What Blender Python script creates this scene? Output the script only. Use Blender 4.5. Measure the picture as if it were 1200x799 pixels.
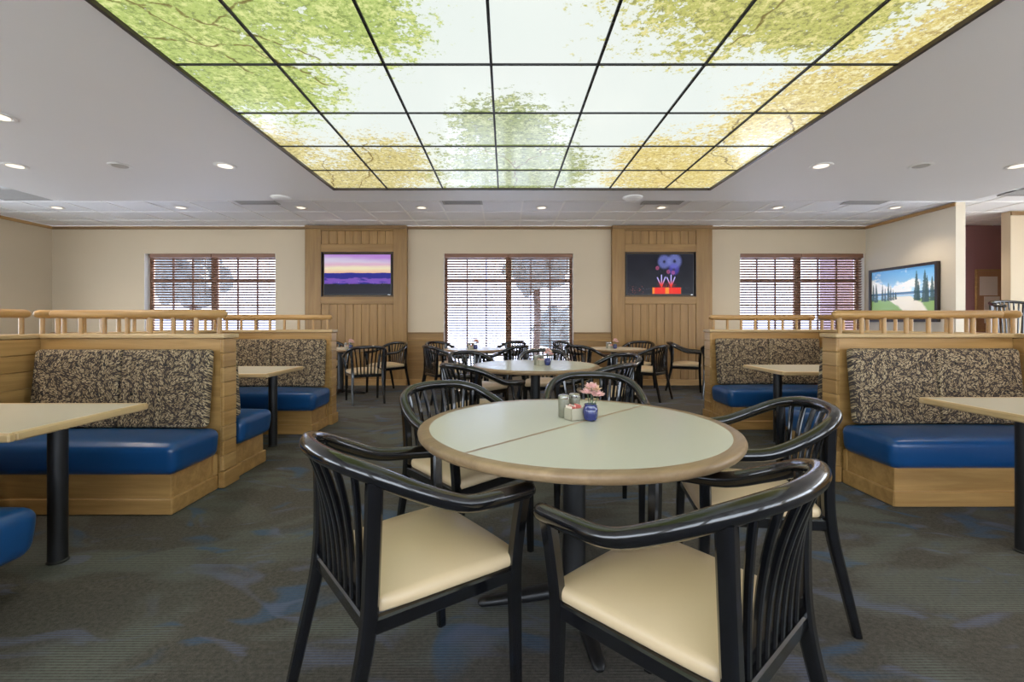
import bpy, math, random
from mathutils import Vector, Matrix

random.seed(7)
PI = math.pi
for o in list(bpy.data.objects):
    bpy.data.objects.remove(o, do_unlink=True)
scene = bpy.context.scene
COL = scene.collection

# ------------------------------------------------------------------ camera
FPX = 540.0          # focal length in pixels of the 1200x799 frame
CH = 1.13            # camera height
VX, VY = 593.0, 378.0
cam_d = bpy.data.cameras.new('camera')
cam_d.sensor_width = 36.0
cam_d.lens = FPX / 1200.0 * 36.0
cam_d.shift_x = (600.0 - VX) / 1200.0
cam_d.shift_y = (VY - 399.5) / 1200.0
cam_d.clip_start = 0.02
cam_o = bpy.data.objects.new('camera', cam_d)
cam_o.location = (0, 0, CH)
cam_o.rotation_euler = (PI / 2, 0, 0)
COL.objects.link(cam_o)
scene.camera = cam_o

# ------------------------------------------------------------------ world, exposure
WORLD_STRENGTH = 6.0
EXPOSURE = 0.42
PANEL_EMIT = 0.78
DOWNLIGHT_W = 40.0
w = bpy.data.worlds.new('sky')
scene.world = w
w.use_nodes = True
bg = w.node_tree.nodes['Background']
bg.inputs[0].default_value = (0.80, 0.89, 1.0, 1)
bg.inputs[1].default_value = WORLD_STRENGTH
sun_d = bpy.data.lights.new('sun', 'SUN')
sun_d.energy = 22.0; sun_d.angle = math.radians(0.6); sun_d.color = (1.0, 0.93, 0.82)
sun_o = bpy.data.objects.new('sun', sun_d); COL.objects.link(sun_o)
sun_o.location = (20, 26, 20)          # low behind the window wall, from the right
sun_o.rotation_euler = Vector((-.69, -.73, -.66)).to_track_quat('-Z', 'Y').to_euler()
vs = scene.view_settings
vs.view_transform = 'Standard'
vs.look = 'None'
vs.gamma = 1.0
vs.exposure = EXPOSURE
vs.use_curve_mapping = False

# ------------------------------------------------------------------ main measures
BACK = 8.38          # back wall
CEIL = CH + 1.755    # tile ceiling
SOFF = CH + 1.465    # plaster soffit
def XP(px, Y): return (px - VX) / FPX * Y
def ZP(py, Y): return CH - (py - VY) / FPX * Y

# ------------------------------------------------------------------ mesh helpers
class MB:
    def __init__(s): s.v = []; s.f = []
    def add(s, vs_, fs):
        b = len(s.v); s.v += [tuple(p) for p in vs_]
        s.f += [tuple(i + b for i in f) for f in fs]; return s
    def box(s, x0, x1, y0, y1, z0, z1):
        p = [(x, y, z) for x in (x0, x1) for y in (y0, y1) for z in (z0, z1)]
        return s.add(p, [(0,1,3,2),(4,6,7,5),(0,4,5,1),(2,3,7,6),(0,2,6,4),(1,5,7,3)])
    def cbox(s, x0, x1, y0, y1, z0, z1, c=0.004):
        if x0 > x1: x0, x1 = x1, x0
        if y0 > y1: y0, y1 = y1, y0
        if z0 > z1: z0, z1 = z1, z0
        lo = (x0, y0, z0); hi = (x1, y1, z1)
        c = min(c, 0.45*min(x1-x0, y1-y0, z1-z0))
        V = {}; vs_ = []
        for sx in (0,1):
            for sy in (0,1):
                for sz in (0,1):
                    sg = (sx, sy, sz)
                    for ax in range(3):
                        p = []
                        for k in range(3):
                            e = hi[k] if sg[k] else lo[k]
                            if k != ax: e += (-c if sg[k] else c)
                            p.append(e)
                        V[(sg, ax)] = len(vs_); vs_.append(p)
        fs = []
        for ax in range(3):
            a, b = [k for k in range(3) if k != ax]
            for sd in (0,1):
                q = []
                for (u, v_) in ((0,0),(1,0),(1,1),(0,1)):
                    sg = [0,0,0]; sg[ax] = sd; sg[a] = u; sg[b] = v_
                    q.append(V[(tuple(sg), ax)])
                fs.append(tuple(q))
        for ax in range(3):                       # edges along ax
            a, b = [k for k in range(3) if k != ax]
            for u in (0,1):
                for v_ in (0,1):
                    s0 = [0,0,0]; s0[a] = u; s0[b] = v_; s1 = list(s0); s1[ax] = 1
                    s0 = tuple(s0); s1 = tuple(s1)
                    fs.append((V[(s0,a)], V[(s1,a)], V[(s1,b)], V[(s0,b)]))
        for sx in (0,1):
            for sy in (0,1):
                for sz in (0,1):
                    fs.append(tuple(V[((sx,sy,sz), ax)] for ax in range(3)))
        return s.add(vs_, fs)
    def sweep(s, path, prof, up=(0,0,1), scale=None, cap=True):
        path = [Vector(p) for p in path]; n = len(path); m = len(prof)
        vs_ = []; u = Vector(up)
        prev = None
        for i, p in enumerate(path):
            t = (path[min(i+1, n-1)] - path[max(i-1, 0)]).normalized()
            if prev is None:
                a = u - t * u.dot(t)
                if a.length < 1e-4: a = Vector((1,0,0)) - t * t.x
                a.normalize()
            else:
                a = prev - t * prev.dot(t); a.normalize()
            prev = a
            b = t.cross(a)
            k = 1.0 if scale is None else scale[i]
            for (x, y) in prof:
                vs_.append(p + a * (x * k) + b * (y * k))
        fs = []
        for i in range(n-1):
            for j in range(m):
                j2 = (j+1) % m
                fs.append((i*m+j, i*m+j2, (i+1)*m+j2, (i+1)*m+j))
        if cap:
            fs.append(tuple(reversed(range(m)))); fs.append(tuple((n-1)*m + j for j in range(m)))
        return s.add(vs_, fs)
    def tube(s, path, r, sides=10, round_ends=False, up=(0,0,1)):
        path = [Vector(p) for p in path]
        sc = None
        if round_ends:
            a = path[0]; d0 = (a - path[1]).normalized(); b = path[-1]; d1 = (b - path[-2]).normalized()
            pre = [a + d0*r*math.sin(t) for t in (1.45, 1.1, 0.6)]; post = [b + d1*r*math.sin(t) for t in (0.6, 1.1, 1.45)]
            sc = [math.cos(t) for t in (1.45, 1.1, .6)] + [1]*len(path) + [math.cos(t) for t in (.6, 1.1, 1.45)]
            path = pre + path + post
        return s.sweep(path, circ(r, sides), up, sc)
    def lathe(s, prof, seg=32, cx=0, cy=0):
        n = len(prof); vs_ = []
        for k in range(seg):
            a = 2*PI*k/seg
            for (r, z) in prof: vs_.append((cx + r*math.cos(a), cy + r*math.sin(a), z))
        fs = []
        for k in range(seg):
            k2 = (k+1) % seg
            for i in range(n-1):
                fs.append((k*n+i, k2*n+i, k2*n+i+1, k*n+i+1))
        if prof[0][0] > 1e-6: fs.append(tuple(k*n for k in reversed(range(seg))))
        if prof[-1][0] > 1e-6: fs.append(tuple(k*n+n-1 for k in range(seg)))
        return s.add(vs_, fs)
    def rbox(s, x0, x1, y0, y1, z0, z1, r, n=(8,6,4), warp=None, seg=3):
        """box with rounded edges: a lattice surface, corners rolled to radius r"""
        lo = Vector((x0,y0,z0)); hi = Vector((x1,y1,z1))
        def axis(a, b, k):
            t = [a + r*(1-math.cos(PI/2*i/seg)) for i in range(seg)]
            t += [a + r + (b-a-2*r)*i/k for i in range(k+1)]
            t += [b - r*(1-math.cos(PI/2*i/seg)) for i in reversed(range(seg))]
            return t
        ax = [axis(lo[i], hi[i], n[i]) for i in range(3)]
        idx = {}; vs_ = []; fs = []
        def vert(i, j, k):
            key = (i, j, k)
            if key in idx: return idx[key]
            p = Vector((ax[0][i], ax[1][j], ax[2][k]))
            q = Vector([min(max(p[c], lo[c]+r), hi[c]-r) for c in range(3)])
            d = p - q
            if d.length > 1e-9: p = q + d.normalized()*r
            if warp: p = Vector(warp(p))
            idx[key] = len(vs_); vs_.append(p); return idx[key]
        L = [len(a) for a in ax]
        for c in range(3):
            a, b = [k for k in range(3) if k != c]
            for e in (0, L[c]-1):
                for i in range(L[a]-1):
                    for j in range(L[b]-1):
                        q = []
                        for (u, v_) in ((0,0),(1,0),(1,1),(0,1)):
                            t = [0,0,0]; t[c] = e; t[a] = i+u; t[b] = j+v_
                            q.append(vert(*t))
                        fs.append(tuple(q))
        return s.add(vs_, fs)
    def mesh(s, name, mat, smooth=False, angle=None):
        me = bpy.data.meshes.new(name)
        me.from_pydata(s.v, [], s.f)
        me.update()
        import bmesh
        bm = bmesh.new(); bm.from_mesh(me)
        bmesh.ops.recalc_face_normals(bm, faces=bm.faces)
        bm.to_mesh(me); bm.free()
        if mat is not None: me.materials.append(mat)
        if smooth:
            me.polygons.foreach_set('use_smooth', [True]*len(me.polygons))
            me.set_sharp_from_angle(angle=math.radians(angle or 40))
        return me
    def obj(s, name, mat, parent=None, smooth=False, angle=None):
        return link(name, s.mesh(name, mat, smooth, angle), parent)

def circ(r, n):
    return [(r*math.cos(2*PI*k/n), r*math.sin(2*PI*k/n)) for k in range(n)]
def rrect(a, b, c):     # rectangle with cut corners, half sizes a, b
    return [(a, -b+c), (a, b-c), (a-c, b), (-a+c, b), (-a, b-c), (-a, -b+c), (-a+c, -b), (a-c, -b)]
def catmull(P, n=6):
    P = [Vector(p) for p in P]; out = []
    for i in range(len(P)-1):
        p0 = P[max(i-1,0)]; p1 = P[i]; p2 = P[i+1]; p3 = P[min(i+2, len(P)-1)]
        for k in range(n):
            t = k/n
            out.append(0.5*((2*p1) + (p2-p0)*t + (2*p0-5*p1+4*p2-p3)*t*t + (3*p1-p0-3*p2+p3)*t**3))
    out.append(P[-1]); return out

def link(name, data, parent=None, loc=None, rotz=0):
    o = bpy.data.objects.new(name, data); COL.objects.link(o)
    if parent is not None: o.parent = parent
    if loc is not None: o.location = loc
    if rotz: o.rotation_euler = (0, 0, rotz)
    return o
def tag(o, label, cat, group=None, kind=None):
    o['label'] = label; o['category'] = cat
    if group: o['group'] = group
    if kind: o['kind'] = kind
    return o
def thing(name, label, cat, loc=(0,0,0), rotz=0, group=None, kind=None):
    o = link(name, None, None, loc, rotz)
    o.empty_display_size = 0.1
    return tag(o, label, cat, group, kind)
def dup(root, loc, rotz, label):
    r = root.copy(); COL.objects.link(r); r.location = loc; r.rotation_euler = (0,0,rotz)
    r['label'] = label
    for ch in list(root.children):
        c = ch.copy(); COL.objects.link(c); c.parent = r
        for g in list(ch.children):
            d = g.copy(); COL.objects.link(d); d.parent = c
    return r

# ------------------------------------------------------------------ node expressions
class E:
    """a socket of a shader tree with arithmetic"""
    def __init__(s, t, sock): s.t = t; s.s = sock
    def __add__(a, b): return a.t.m('ADD', a, b)
    def __radd__(a, b): return a.t.m('ADD', a, b)
    def __sub__(a, b): return a.t.m('SUBTRACT', a, b)
    def __rsub__(a, b): return a.t.m('SUBTRACT', b, a)
    def __mul__(a, b): return a.t.m('MULTIPLY', a, b)
    def __rmul__(a, b): return a.t.m('MULTIPLY', a, b)
    def __truediv__(a, b): return a.t.m('DIVIDE', a, b)
class T:
    def __init__(s, name):
        s.mat = bpy.data.materials.new(name); s.mat.use_nodes = True
        s.nt = s.mat.node_tree; s.nt.nodes.clear()
        s.out = s.nt.nodes.new('ShaderNodeOutputMaterial')
        s.p = s.nt.nodes.new('ShaderNodeBsdfPrincipled')
        s.nt.links.new(s.p.outputs[0], s.out.inputs[0])
    def new(s, k): return s.nt.nodes.new('ShaderNode' + k)
    def put(s, sock, v):
        if isinstance(v, E): s.nt.links.new(v.s, sock)
        elif isinstance(v, (tuple, list)):
            v = tuple(v)
            if len(sock.default_value) == 4 and len(v) == 3: v = v + (1,)
            sock.default_value = v
        else: sock.default_value = v
    def m(s, op, a, b=0.0, c=0.0, clamp=False):
        n = s.new('Math'); n.operation = op; n.use_clamp = clamp
        s.put(n.inputs[0], a); s.put(n.inputs[1], b)
        if len(n.inputs) > 2: s.put(n.inputs[2], c)
        return E(s, n.outputs[0])
    def mx(s, a, b): return s.m('MAXIMUM', a, b)
    def mn(s, a, b): return s.m('MINIMUM', a, b)
    def ss(s, x, lo, hi, a=0.0, b=1.0):
        n = s.new('MapRange'); n.interpolation_type = 'SMOOTHSTEP'
        s.put(n.inputs[0], x); s.put(n.inputs[1], lo); s.put(n.inputs[2], hi); s.put(n.inputs[3], a); s.put(n.inputs[4], b)
        return E(s, n.outputs[0])
    def coord(s, k='Object'):
        n = s.new('TexCoord'); return E(s, n.outputs[k])
    def pos(s):
        n = s.new('NewGeometry'); return E(s, n.outputs['Position'])
    def xyz(s, v):
        n = s.new('SeparateXYZ'); s.put(n.inputs[0], v); return [E(s, o) for o in n.outputs]
    def vec(s, x, y, z=0.0):
        n = s.new('CombineXYZ'); s.put(n.inputs[0], x); s.put(n.inputs[1], y); s.put(n.inputs[2], z); return E(s, n.outputs[0])
    def scale(s, v, sc, loc=(0,0,0)):
        n = s.new('Mapping'); s.put(n.inputs[0], v); n.inputs['Scale'].default_value = sc; n.inputs['Location'].default_value = loc
        return E(s, n.outputs[0])
    def noise(s, v, sc=5.0, det=2.0, rough=0.5, dist=0.0, col=False):
        n = s.new('TexNoise'); s.put(n.inputs['Vector'], v); n.inputs['Scale'].default_value = sc
        n.inputs['Detail'].default_value = det; n.inputs['Roughness'].default_value = rough; n.inputs['Distortion'].default_value = dist
        return E(s, n.outputs[1 if col else 0])
    def voro(s, v, sc=5.0, out='Distance', feat='F1', rand=1.0):
        n = s.new('TexVoronoi'); n.feature = feat; s.put(n.inputs['Vector'], v); n.inputs['Scale'].default_value = sc
        n.inputs['Randomness'].default_value = rand
        return E(s, n.outputs[out])
    def mix(s, f, a, b):
        n = s.new('Mix'); n.data_type = 'RGBA'; n.clamp_factor = True
        s.put(n.inputs[0], f); s.put(n.inputs[6], a); s.put(n.inputs[7], b)
        return E(s, n.outputs[2])
    def vm(s, op, a, b=(0,0,0)):
        n = s.new('VectorMath'); n.operation = op; s.put(n.inputs[0], a); s.put(n.inputs[1], b)
        return E(s, n.outputs['Value' if op in ('LENGTH','DISTANCE','DOT_PRODUCT') else 'Vector'])
    def bump(s, h, strength=0.3, dist=0.01):
        n = s.new('Bump'); n.inputs['Strength'].default_value = strength; n.inputs['Distance'].default_value = dist
        s.put(n.inputs['Height'], h); s.nt.links.new(n.outputs[0], s.p.inputs['Normal'])
    def set(s, **k):
        for a, v in k.items():
            nm = {'color':'Base Color','rough':'Roughness','metal':'Metallic','spec':'Specular IOR Level','emit':'Emission Color','estr':'Emission Strength','coat':'Coat Weight','coatr':'Coat Roughness','trans':'Transmission Weight','ior':'IOR'}[a]
            s.put(s.p.inputs[nm], v)
        return s.mat
def srgb(r, g, b):
    f = lambda c: (c/255/12.92) if c/255 <= 0.04045 else ((c/255+0.055)/1.055)**2.4
    return (f(r), f(g), f(b))

M = {}
def plain(name, rgb, rough=0.5, metal=0.0, var=0.06, sc=6.0, **k):
    t = T(name); n = t.noise(t.coord(), sc, 3)
    c = srgb(*rgb)
    col = t.mix(n, tuple(x*(1-var) for x in c), tuple(min(1, x*(1+var)) for x in c))
    M[name] = t.set(color=col, rough=rough, metal=metal, **k); return M[name]

def wood(name, axis, c0, c1, rough=0.38, seed=0.0):
    """oak: grain runs along the given axis of the object"""
    t = T(name)
    inf = t.new('ObjectInfo'); rnd = E(t, inf.outputs['Random'])
    co = t.vm('ADD', t.coord(), t.vec(rnd*13.0, rnd*7.0, rnd*5.0+seed))
    s1 = [14.0]*3; s1[axis] = 1.1
    s2 = [90.0]*3; s2[axis] = 3.0
    a = t.noise(t.scale(co, s1), 1.0, 4, 0.6, 0.6)
    b = t.noise(t.scale(co, s2), 1.0, 2, 0.5)
    f = t.ss(a, 0.3, 0.72)*0.7 + b*0.35
    col = t.mix(f, srgb(*c0), srgb(*c1))
    col = t.mix(rnd*0.22, col, srgb(*[x*0.8 for x in c0]))
    t.bump(b, 0.08, 0.002)
    M[name] = t.set(color=col, rough=rough); return M[name]
OAK0, OAK1 = (150, 112, 62), (196, 156, 98)
for ax, nm in enumerate('xyz'): wood('oak_' + nm, ax, OAK0, OAK1)
wood('oak_pale_x', 0, (176, 146, 100), (208, 180, 134)); wood('oak_pale_y', 1, (176, 146, 100), (208, 180, 134))
wood('oak_end', 1, (160, 124, 74), (202, 164, 108))
wood('oak_rim', 0, (144, 118, 88), (180, 152, 116), 0.35)
wood('panel_oak', 2, (131, 97, 50), (162, 126, 73), 0.45)
wood('panel_oak_x', 0, (131, 97, 50), (162, 126, 73), 0.45)
wood('trim_oak', 0, (120, 92, 58), (148, 116, 76), 0.5)
wood('blind_wood', 0, (112, 74, 52), (142, 100, 74), 0.45)
wood('window_wood', 2, (120, 88, 66), (146, 110, 84), 0.5)
plain('wall_paint', (196, 180, 154), 0.85, var=0.03, sc=2)
plain('pale_wall_tone', (216, 205, 184), 0.85, var=0.03, sc=2)  # paler than the other walls, for the picture wall stub only
plain('reveal_paint', (226, 220, 208), 0.8, var=0.02)
plain('soffit_paint', (233, 230, 228), 0.6, var=0.02, sc=1)
plain('tile_white', (243, 244, 247), 0.9, var=0.04, sc=40)
plain('grid_white', (252, 252, 252), 0.6, var=0.01)
plain('purple_wall', (158, 114, 116), 0.85, var=0.05, sc=2)
plain('black_lacquer', (12, 13, 17), 0.16, var=0.2, coat=0.6, coatr=0.08)
plain('black_metal', (22, 22, 24), 0.42, var=0.15)
plain('dark_frame', (46, 34, 30), 0.4)
plain('tbar_dark', (26, 28, 30), 0.5)
plain('white_trim', (232, 230, 226), 0.4, var=0.01)
plain('can_inside', (200, 190, 175), 0.35, var=0.02)
plain('vent_back', (112, 110, 110), 0.7)
plain('vent_grey', (176, 174, 172), 0.6)
plain('vase_blue', (34, 44, 104), 0.12, var=0.15, coat=0.5)
plain('shaker_body', (126, 124, 106), 0.35, var=0.08)
plain('steel', (190, 190, 188), 0.25, 0.9, var=0.03)
plain('caddy_white', (178, 171, 150), 0.4)
plain('caddy_dark', (40, 40, 58), 0.4)
plain('packet_pink', (232, 128, 120), 0.6, var=0.15, sc=30)
plain('packet_white', (236, 220, 206), 0.6, var=0.1, sc=30)
plain('petal_pink', (242, 200, 196), 0.6, var=0.14, sc=40)
plain('petal_cream', (238, 206, 176), 0.6, var=0.12, sc=40)
plain('leaf_green', (62, 84, 52), 0.5, var=0.2, sc=20)
plain('cork', (172, 128, 96), 0.9, var=0.2, sc=60)
plain('paper', (222, 208, 200), 0.8, var=0.05)
plain('bezel', (18, 18, 20), 0.3)
plain('glass_dark', (30, 30, 34), 0.1)
plain('pale_paving', (203, 204, 206), 0.9, var=0.06)  # outside paving made pale to bounce daylight up to the ceilings
plain('grass', (96, 112, 70), 0.9, var=0.2)
plain('bark', (82, 64, 52), 0.9, var=0.2)
plain('foliage', (130, 136, 130), 0.8, var=0.3, sc=9)
plain('brick_mauve', (150, 130, 134), 0.85, var=0.12, sc=8)
plain('car_red', (150, 30, 34), 0.3)
plain('tyre', (24, 24, 26), 0.8)

def vinyl(name, rgb, rough):
    t = T(name); co = t.coord()
    n = t.noise(co, 3.0, 3); c = srgb(*rgb)
    col = t.mix(n, tuple(x*0.88 for x in c), tuple(min(1, x*1.1) for x in c))
    v = t.voro(co, 260.0); t.bump(t.noise(co, 5.0, 2)*1.0 + v*0.02, 0.12, 0.02)
    M[name] = t.set(color=col, rough=rough); return M[name]
vinyl('vinyl_blue', (20, 70, 122), 0.28)
vinyl('vinyl_tan', (213, 189, 151), 0.30)

def laminate(name, rgb):
    t = T(name); co = t.coord(); n = t.noise(co, 1.5, 2); sp = t.noise(co, 400.0, 1)
    c = srgb(*rgb)
    col = t.mix(n*0.5 + sp*0.5, tuple(x*0.93 for x in c), tuple(min(1, x*1.06) for x in c))
    M[name] = t.set(color=col, rough=0.22 , spec=0.5); return M[name]
laminate('laminate_sage', (222, 222, 208))
laminate('laminate_cream', (222, 216, 200))

def fabric():
    """upholstery: patches of slim pale strokes lying every way on a dark ground"""
    t = T('stroke_fabric'); x, y, z = t.xyz(t.coord())
    p = t.vec(x, z*1.0 + y*0.4, 0.0)
    jit = t.noise(p, 26.0, 2, col=True)
    pj = t.vm('ADD', p, t.vm('MULTIPLY', jit, (0.02, 0.02, 0)))
    cellpos = t.voro(pj, 13.0, 'Position'); cellcol = t.voro(pj, 13.0, 'Color')
    loc = t.vm('SUBTRACT', pj, cellpos)
    r = t.xyz(cellcol)[0]
    n = t.new('VectorRotate'); n.rotation_type = 'Z_AXIS'; t.put(n.inputs['Vector'], loc); t.put(n.inputs['Angle'], r*6.28)
    q = t.scale(E(t, n.outputs[0]), (52.0, 165.0, 1.0))
    d = t.voro(q, 1.0)
    shade = t.xyz(t.voro(q, 1.0, 'Color'))[1]
    f = t.ss(d, 0.54, 0.40)
    pale = t.mix(shade, srgb(142, 122, 92), srgb(196, 176, 142))
    big = t.noise(p, 5.0, 2)
    dark = t.mix(big, srgb(46, 39, 38), srgb(72, 61, 55))
    t.bump(f, 0.2, 0.003)
    M['fabric'] = t.set(color=t.mix(f, dark, pale), rough=0.9)
fabric()

def carpet():
    t = T('carpet'); co = t.pos(); x, y, z = t.xyz(co)
    warp = t.noise(co, 1.2, 2, col=True)
    pw = t.vm('ADD', co, t.vm('MULTIPLY', warp, (0.5, 0.5, 0)))
    fine = t.noise(co, 420.0, 2, 0.7)
    mid = t.noise(co, 60.0, 3, 0.7)
    line = t.m('SINE', y*(2*PI/0.0125))*0.5 + 0.5
    sw1 = t.noise(t.scale(pw, (2.2, 4.4, 1)), 1.0, 2, 0.5, 1.0)
    sw2 = t.noise(t.scale(pw, (2.4, 5.0, 1), (7, 3, 0)), 1.0, 2, 0.5, 1.2)
    sw3 = t.noise(t.scale(pw, (1.2, 2.6, 1), (2, 9, 0)), 1.0, 2, 0.5, 0.8)
    base = t.mix(t.ss(fine*0.6 + mid*0.4, .3, .7), srgb(54, 53, 50), srgb(104, 99, 92))
    stripe = t.ss(sw3, 0.48, 0.62)*line*0.55
    c = t.mix(stripe, base, srgb(118, 126, 120))
    c = t.mix(t.ss(sw1, 0.57, 0.70)*(0.42 + line*0.3), c, srgb(66, 94, 126))
    c = t.mix(t.ss(sw2, 0.57, 0.70)*(0.25 + line*0.4), c, srgb(104, 110, 136))
    t.bump(fine*0.6 + line*0.3, 0.5, 0.004)
    M['carpet'] = t.set(color=c, rough=0.95, spec=0.15)
carpet()

# -------- printed and back-lit pictures; the framed landscape has an added glow
def seg_dist(t, p, a, b):
    """distance from p (vector) to the segment a-b in the plane"""
    ax, ay = a; bx, by = b; dx, dy = bx-ax, by-ay; L2 = dx*dx + dy*dy
    rel = t.vm('SUBTRACT', p, (ax, ay, 0))
    h = t.m('DIVIDE', t.vm('DOT_PRODUCT', rel, (dx, dy, 0)), L2, clamp=True)
    near = t.vm('SCALE', (dx, dy, 0))
    near.s.node.inputs['Scale'].default_value = 1.0
    t.put(near.s.node.inputs['Scale'], h)
    return t.vm('DISTANCE', rel, near)

def sky_print():
    t = T('sky_print'); g = t.pos(); x, y, z = t.xyz(g)
    p = t.vec(x, y, 0.0)
    big = t.noise(p, 2.1, 3, 0.55); midn = t.noise(p, 8.0, 4, 0.65)
    frac = t.noise(p, 26.0, 7, 0.78); lum = t.noise(t.vm('ADD', p, (5.1, 2.2, 0)), 34.0, 6, 0.78); clump = t.noise(p, 16.0, 4, 0.6)
    leaf = t.voro(t.vm('ADD', p, t.vm('MULTIPLY', t.noise(p, 50.0, 2, col=True), (.02,.02,0))), 70.0)
    w2 = t.noise(p, 4.0, 3, col=True)
    pw = t.vm('ADD', p, t.vm('MULTIPLY', t.vm('SUBTRACT', w2, (.5,.5,.5)), (0.22, 0.22, 0)))
    sky = t.mix(t.noise(p, 0.5, 1), srgb(226, 238, 232), srgb(240, 243, 238))
    st = {'col': sky, 'u': None}
    def tree(blobs, c_dark, c_mid, c_lite, dens, amp=0.95):
        f = None
        for (cx, cy, rx, ry) in blobs:
            d = t.vm('LENGTH', t.vm('DIVIDE', t.vm('SUBTRACT', p, (cx, cy, 0)), (rx, ry, 1)))
            v = 1.0 - d
            f = v if f is None else t.mx(f, v)
        e = f + (big-0.5)*amp + (midn-0.5)*amp*1.2
        mass = t.ss(e, -0.08, 0.65)
        hole = t.ss(frac*1.25 + (clump-.5)*.5 + (leaf-.35)*.18 - (0.80 - mass*dens*.40), -0.04, 0.04)
        a = t.mn(hole, t.ss(e, -0.10, 0.06))
        c = t.mix(t.ss(lum + (clump-.5)*.5, 0.40, 0.50), c_dark, c_mid)
        c = t.mix(t.ss(lum + (midn-.5)*.6, 0.52, 0.62), c, c_lite)
        c = t.mix(t.ss(lum + (frac-.5)*.4, 0.42, 0.34)*.75, c, tuple(q*.45 for q in c_dark))
        st['col'] = t.mix(a*0.92, st['col'], c)
        soft = t.ss(e, -0.05, 0.25); st['u'] = soft if st['u'] is None else t.mx(st['u'], soft)
        # thin veil of out-of-focus leaves between the sharp ones
        st['col'] = t.mix(soft*0.12, st['col'], c_lite)
    tree([(-1.75, 4.85, 1.25, 1.0), (-1.1, 4.3, .55, .8), (-2.0, 3.9, .5, .75)], srgb(142,126,54), srgb(204,188,108), srgb(238,230,172), 0.74)
    tree([(1.75, 4.55, .95, 1.1), (1.35, 4.1, .45, .55), (2.0, 3.2, .55, .8), (2.3, 2.3, .42, .9)], srgb(176,146,58), srgb(222,200,104), srgb(244,236,186), 0.85)
    tree([(0.08, 4.5, .85, 1.1), (0.0, 3.7, .55, .75), (.35, 4.6, .6, .7)], srgb(84,100,44), srgb(138,154,82), srgb(200,206,146), 1.0)
    tree([(1.15, 1.75, .85, .95), (0.9, 1.2, 1.1, .8), (1.55, 2.2, .5, .5)], srgb(120,120,40), srgb(184,186,82), srgb(230,220,144), 0.92)
    tree([(-1.55, 1.9, 1.15, 1.05), (-1.6, 2.7, .65, .75), (-1.0, 1.0, 1.2, .8), (-.75, 2.1, .45, .6)], srgb(118,140,44), srgb(172,194,92), srgb(222,228,146), 0.92)
    br = [((-2.0,2.0),(-1.45,2.25)),((-1.45,2.25),(-.95,2.65)),((-.95,2.65),(-.78,3.05)),((-1.45,2.25),(-1.1,2.05)),((-1.1,2.05),(-.7,1.95)),
          ((-1.9,2.35),(-1.35,2.5)),((-1.35,2.5),(-1.05,2.95)),((-1.75,2.05),(-1.5,2.7)),((-1.9,1.5),(-1.2,1.8)),((-1.2,1.8),(-.8,1.7)),
          ((-1.6,5.05),(-1.3,4.4)),((-1.3,4.4),(-1.15,3.8)),((-1.85,5.0),(-1.65,4.2)),((1.6,1.5),(1.3,2.0)),((1.3,2.0),(.85,2.1)),((1.3,2.0),(1.2,2.45)),
          ((2.2,4.4),(1.8,4.0)),((1.8,4.0),(1.7,3.3)),((1.9,4.9),(1.4,4.4)),((2.25,3.6),(1.95,3.2)),((.1,5.1),(.1,4.2)),((.1,4.3),(-.2,3.9)),((.1,4.4),(.35,3.9))]
    dm = None
    for a, b in br:
        d = seg_dist(t, pw, a, b); dm = d if dm is None else t.mn(dm, d)
    bm_ = t.ss(dm, 0.011, 0.003)*t.ss(clump, 0.38, 0.5)*st['u']
    col = t.mix(bm_*0.8, st['col'], srgb(104, 84, 46))
    M['sky_print'] = t.set(color=(0.02,0.02,0.02), rough=0.16, emit=col, estr=PANEL_EMIT, spec=0.5)
sky_print()

def uv_of(t, wid, hgt):
    x, y, z = t.xyz(t.coord()); return x/wid + 0.5, z/hgt + 0.5
def sunset_print(wid, hgt):
    t = T('sunset_screen'); u, v = uv_of(t, wid, hgt); p = t.vec(u*1.8, v, 0.0)
    n = t.noise(t.scale(p, (2.0, 14.0, 1)), 1.0, 3); n2 = t.noise(t.scale(p, (3, 15, 1)), 1.0, 3)
    vv = v + (n-0.5)*0.10
    c = t.mix(t.ss(vv, 0.52, 0.66), srgb(222,176,150), srgb(222,212,176))
    c = t.mix(t.ss(vv, 0.64, 0.74), c, srgb(206,166,186))
    c = t.mix(t.ss(vv, 0.72, 0.82), c, srgb(196,186,206))
    c = t.mix(t.ss(vv + u*0.1, 0.84, 1.0), c, srgb(170,124,196))
    hill = 0.535 + (t.noise(t.vec(u*4, 0.3, 0), 1.0, 3)-0.5)*0.06
    c = t.mix(t.ss(v - hill, 0.004, -0.004), c, srgb(36,36,128))
    lake = t.ss(t.m('ABSOLUTE', v - 0.34 - (n2-0.5)*0.22), 0.07, 0.05)
    c = t.mix(lake*t.ss(n2, 0.36, 0.46), c, srgb(112,74,170))
    fore = 0.27 + (t.noise(t.vec(u*6, 0.9, 0), 1.0, 3)-0.5)*0.10
    c = t.mix(t.ss(v - fore, 0.01, -0.01), c, srgb(22,22,32))
    dots = t.ss(t.voro(p, 34.0), 0.20, 0.10)*t.ss(t.m('ABSOLUTE', v-0.31), 0.10, 0.0)*t.ss(t.noise(p, 6.0, 1), .5, .6)
    c = t.mix(dots, c, srgb(200,196,240))
    M['sunset'] = t.set(color=(.01,.01,.01), rough=0.25, emit=c, estr=0.85, spec=0.12)
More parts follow.
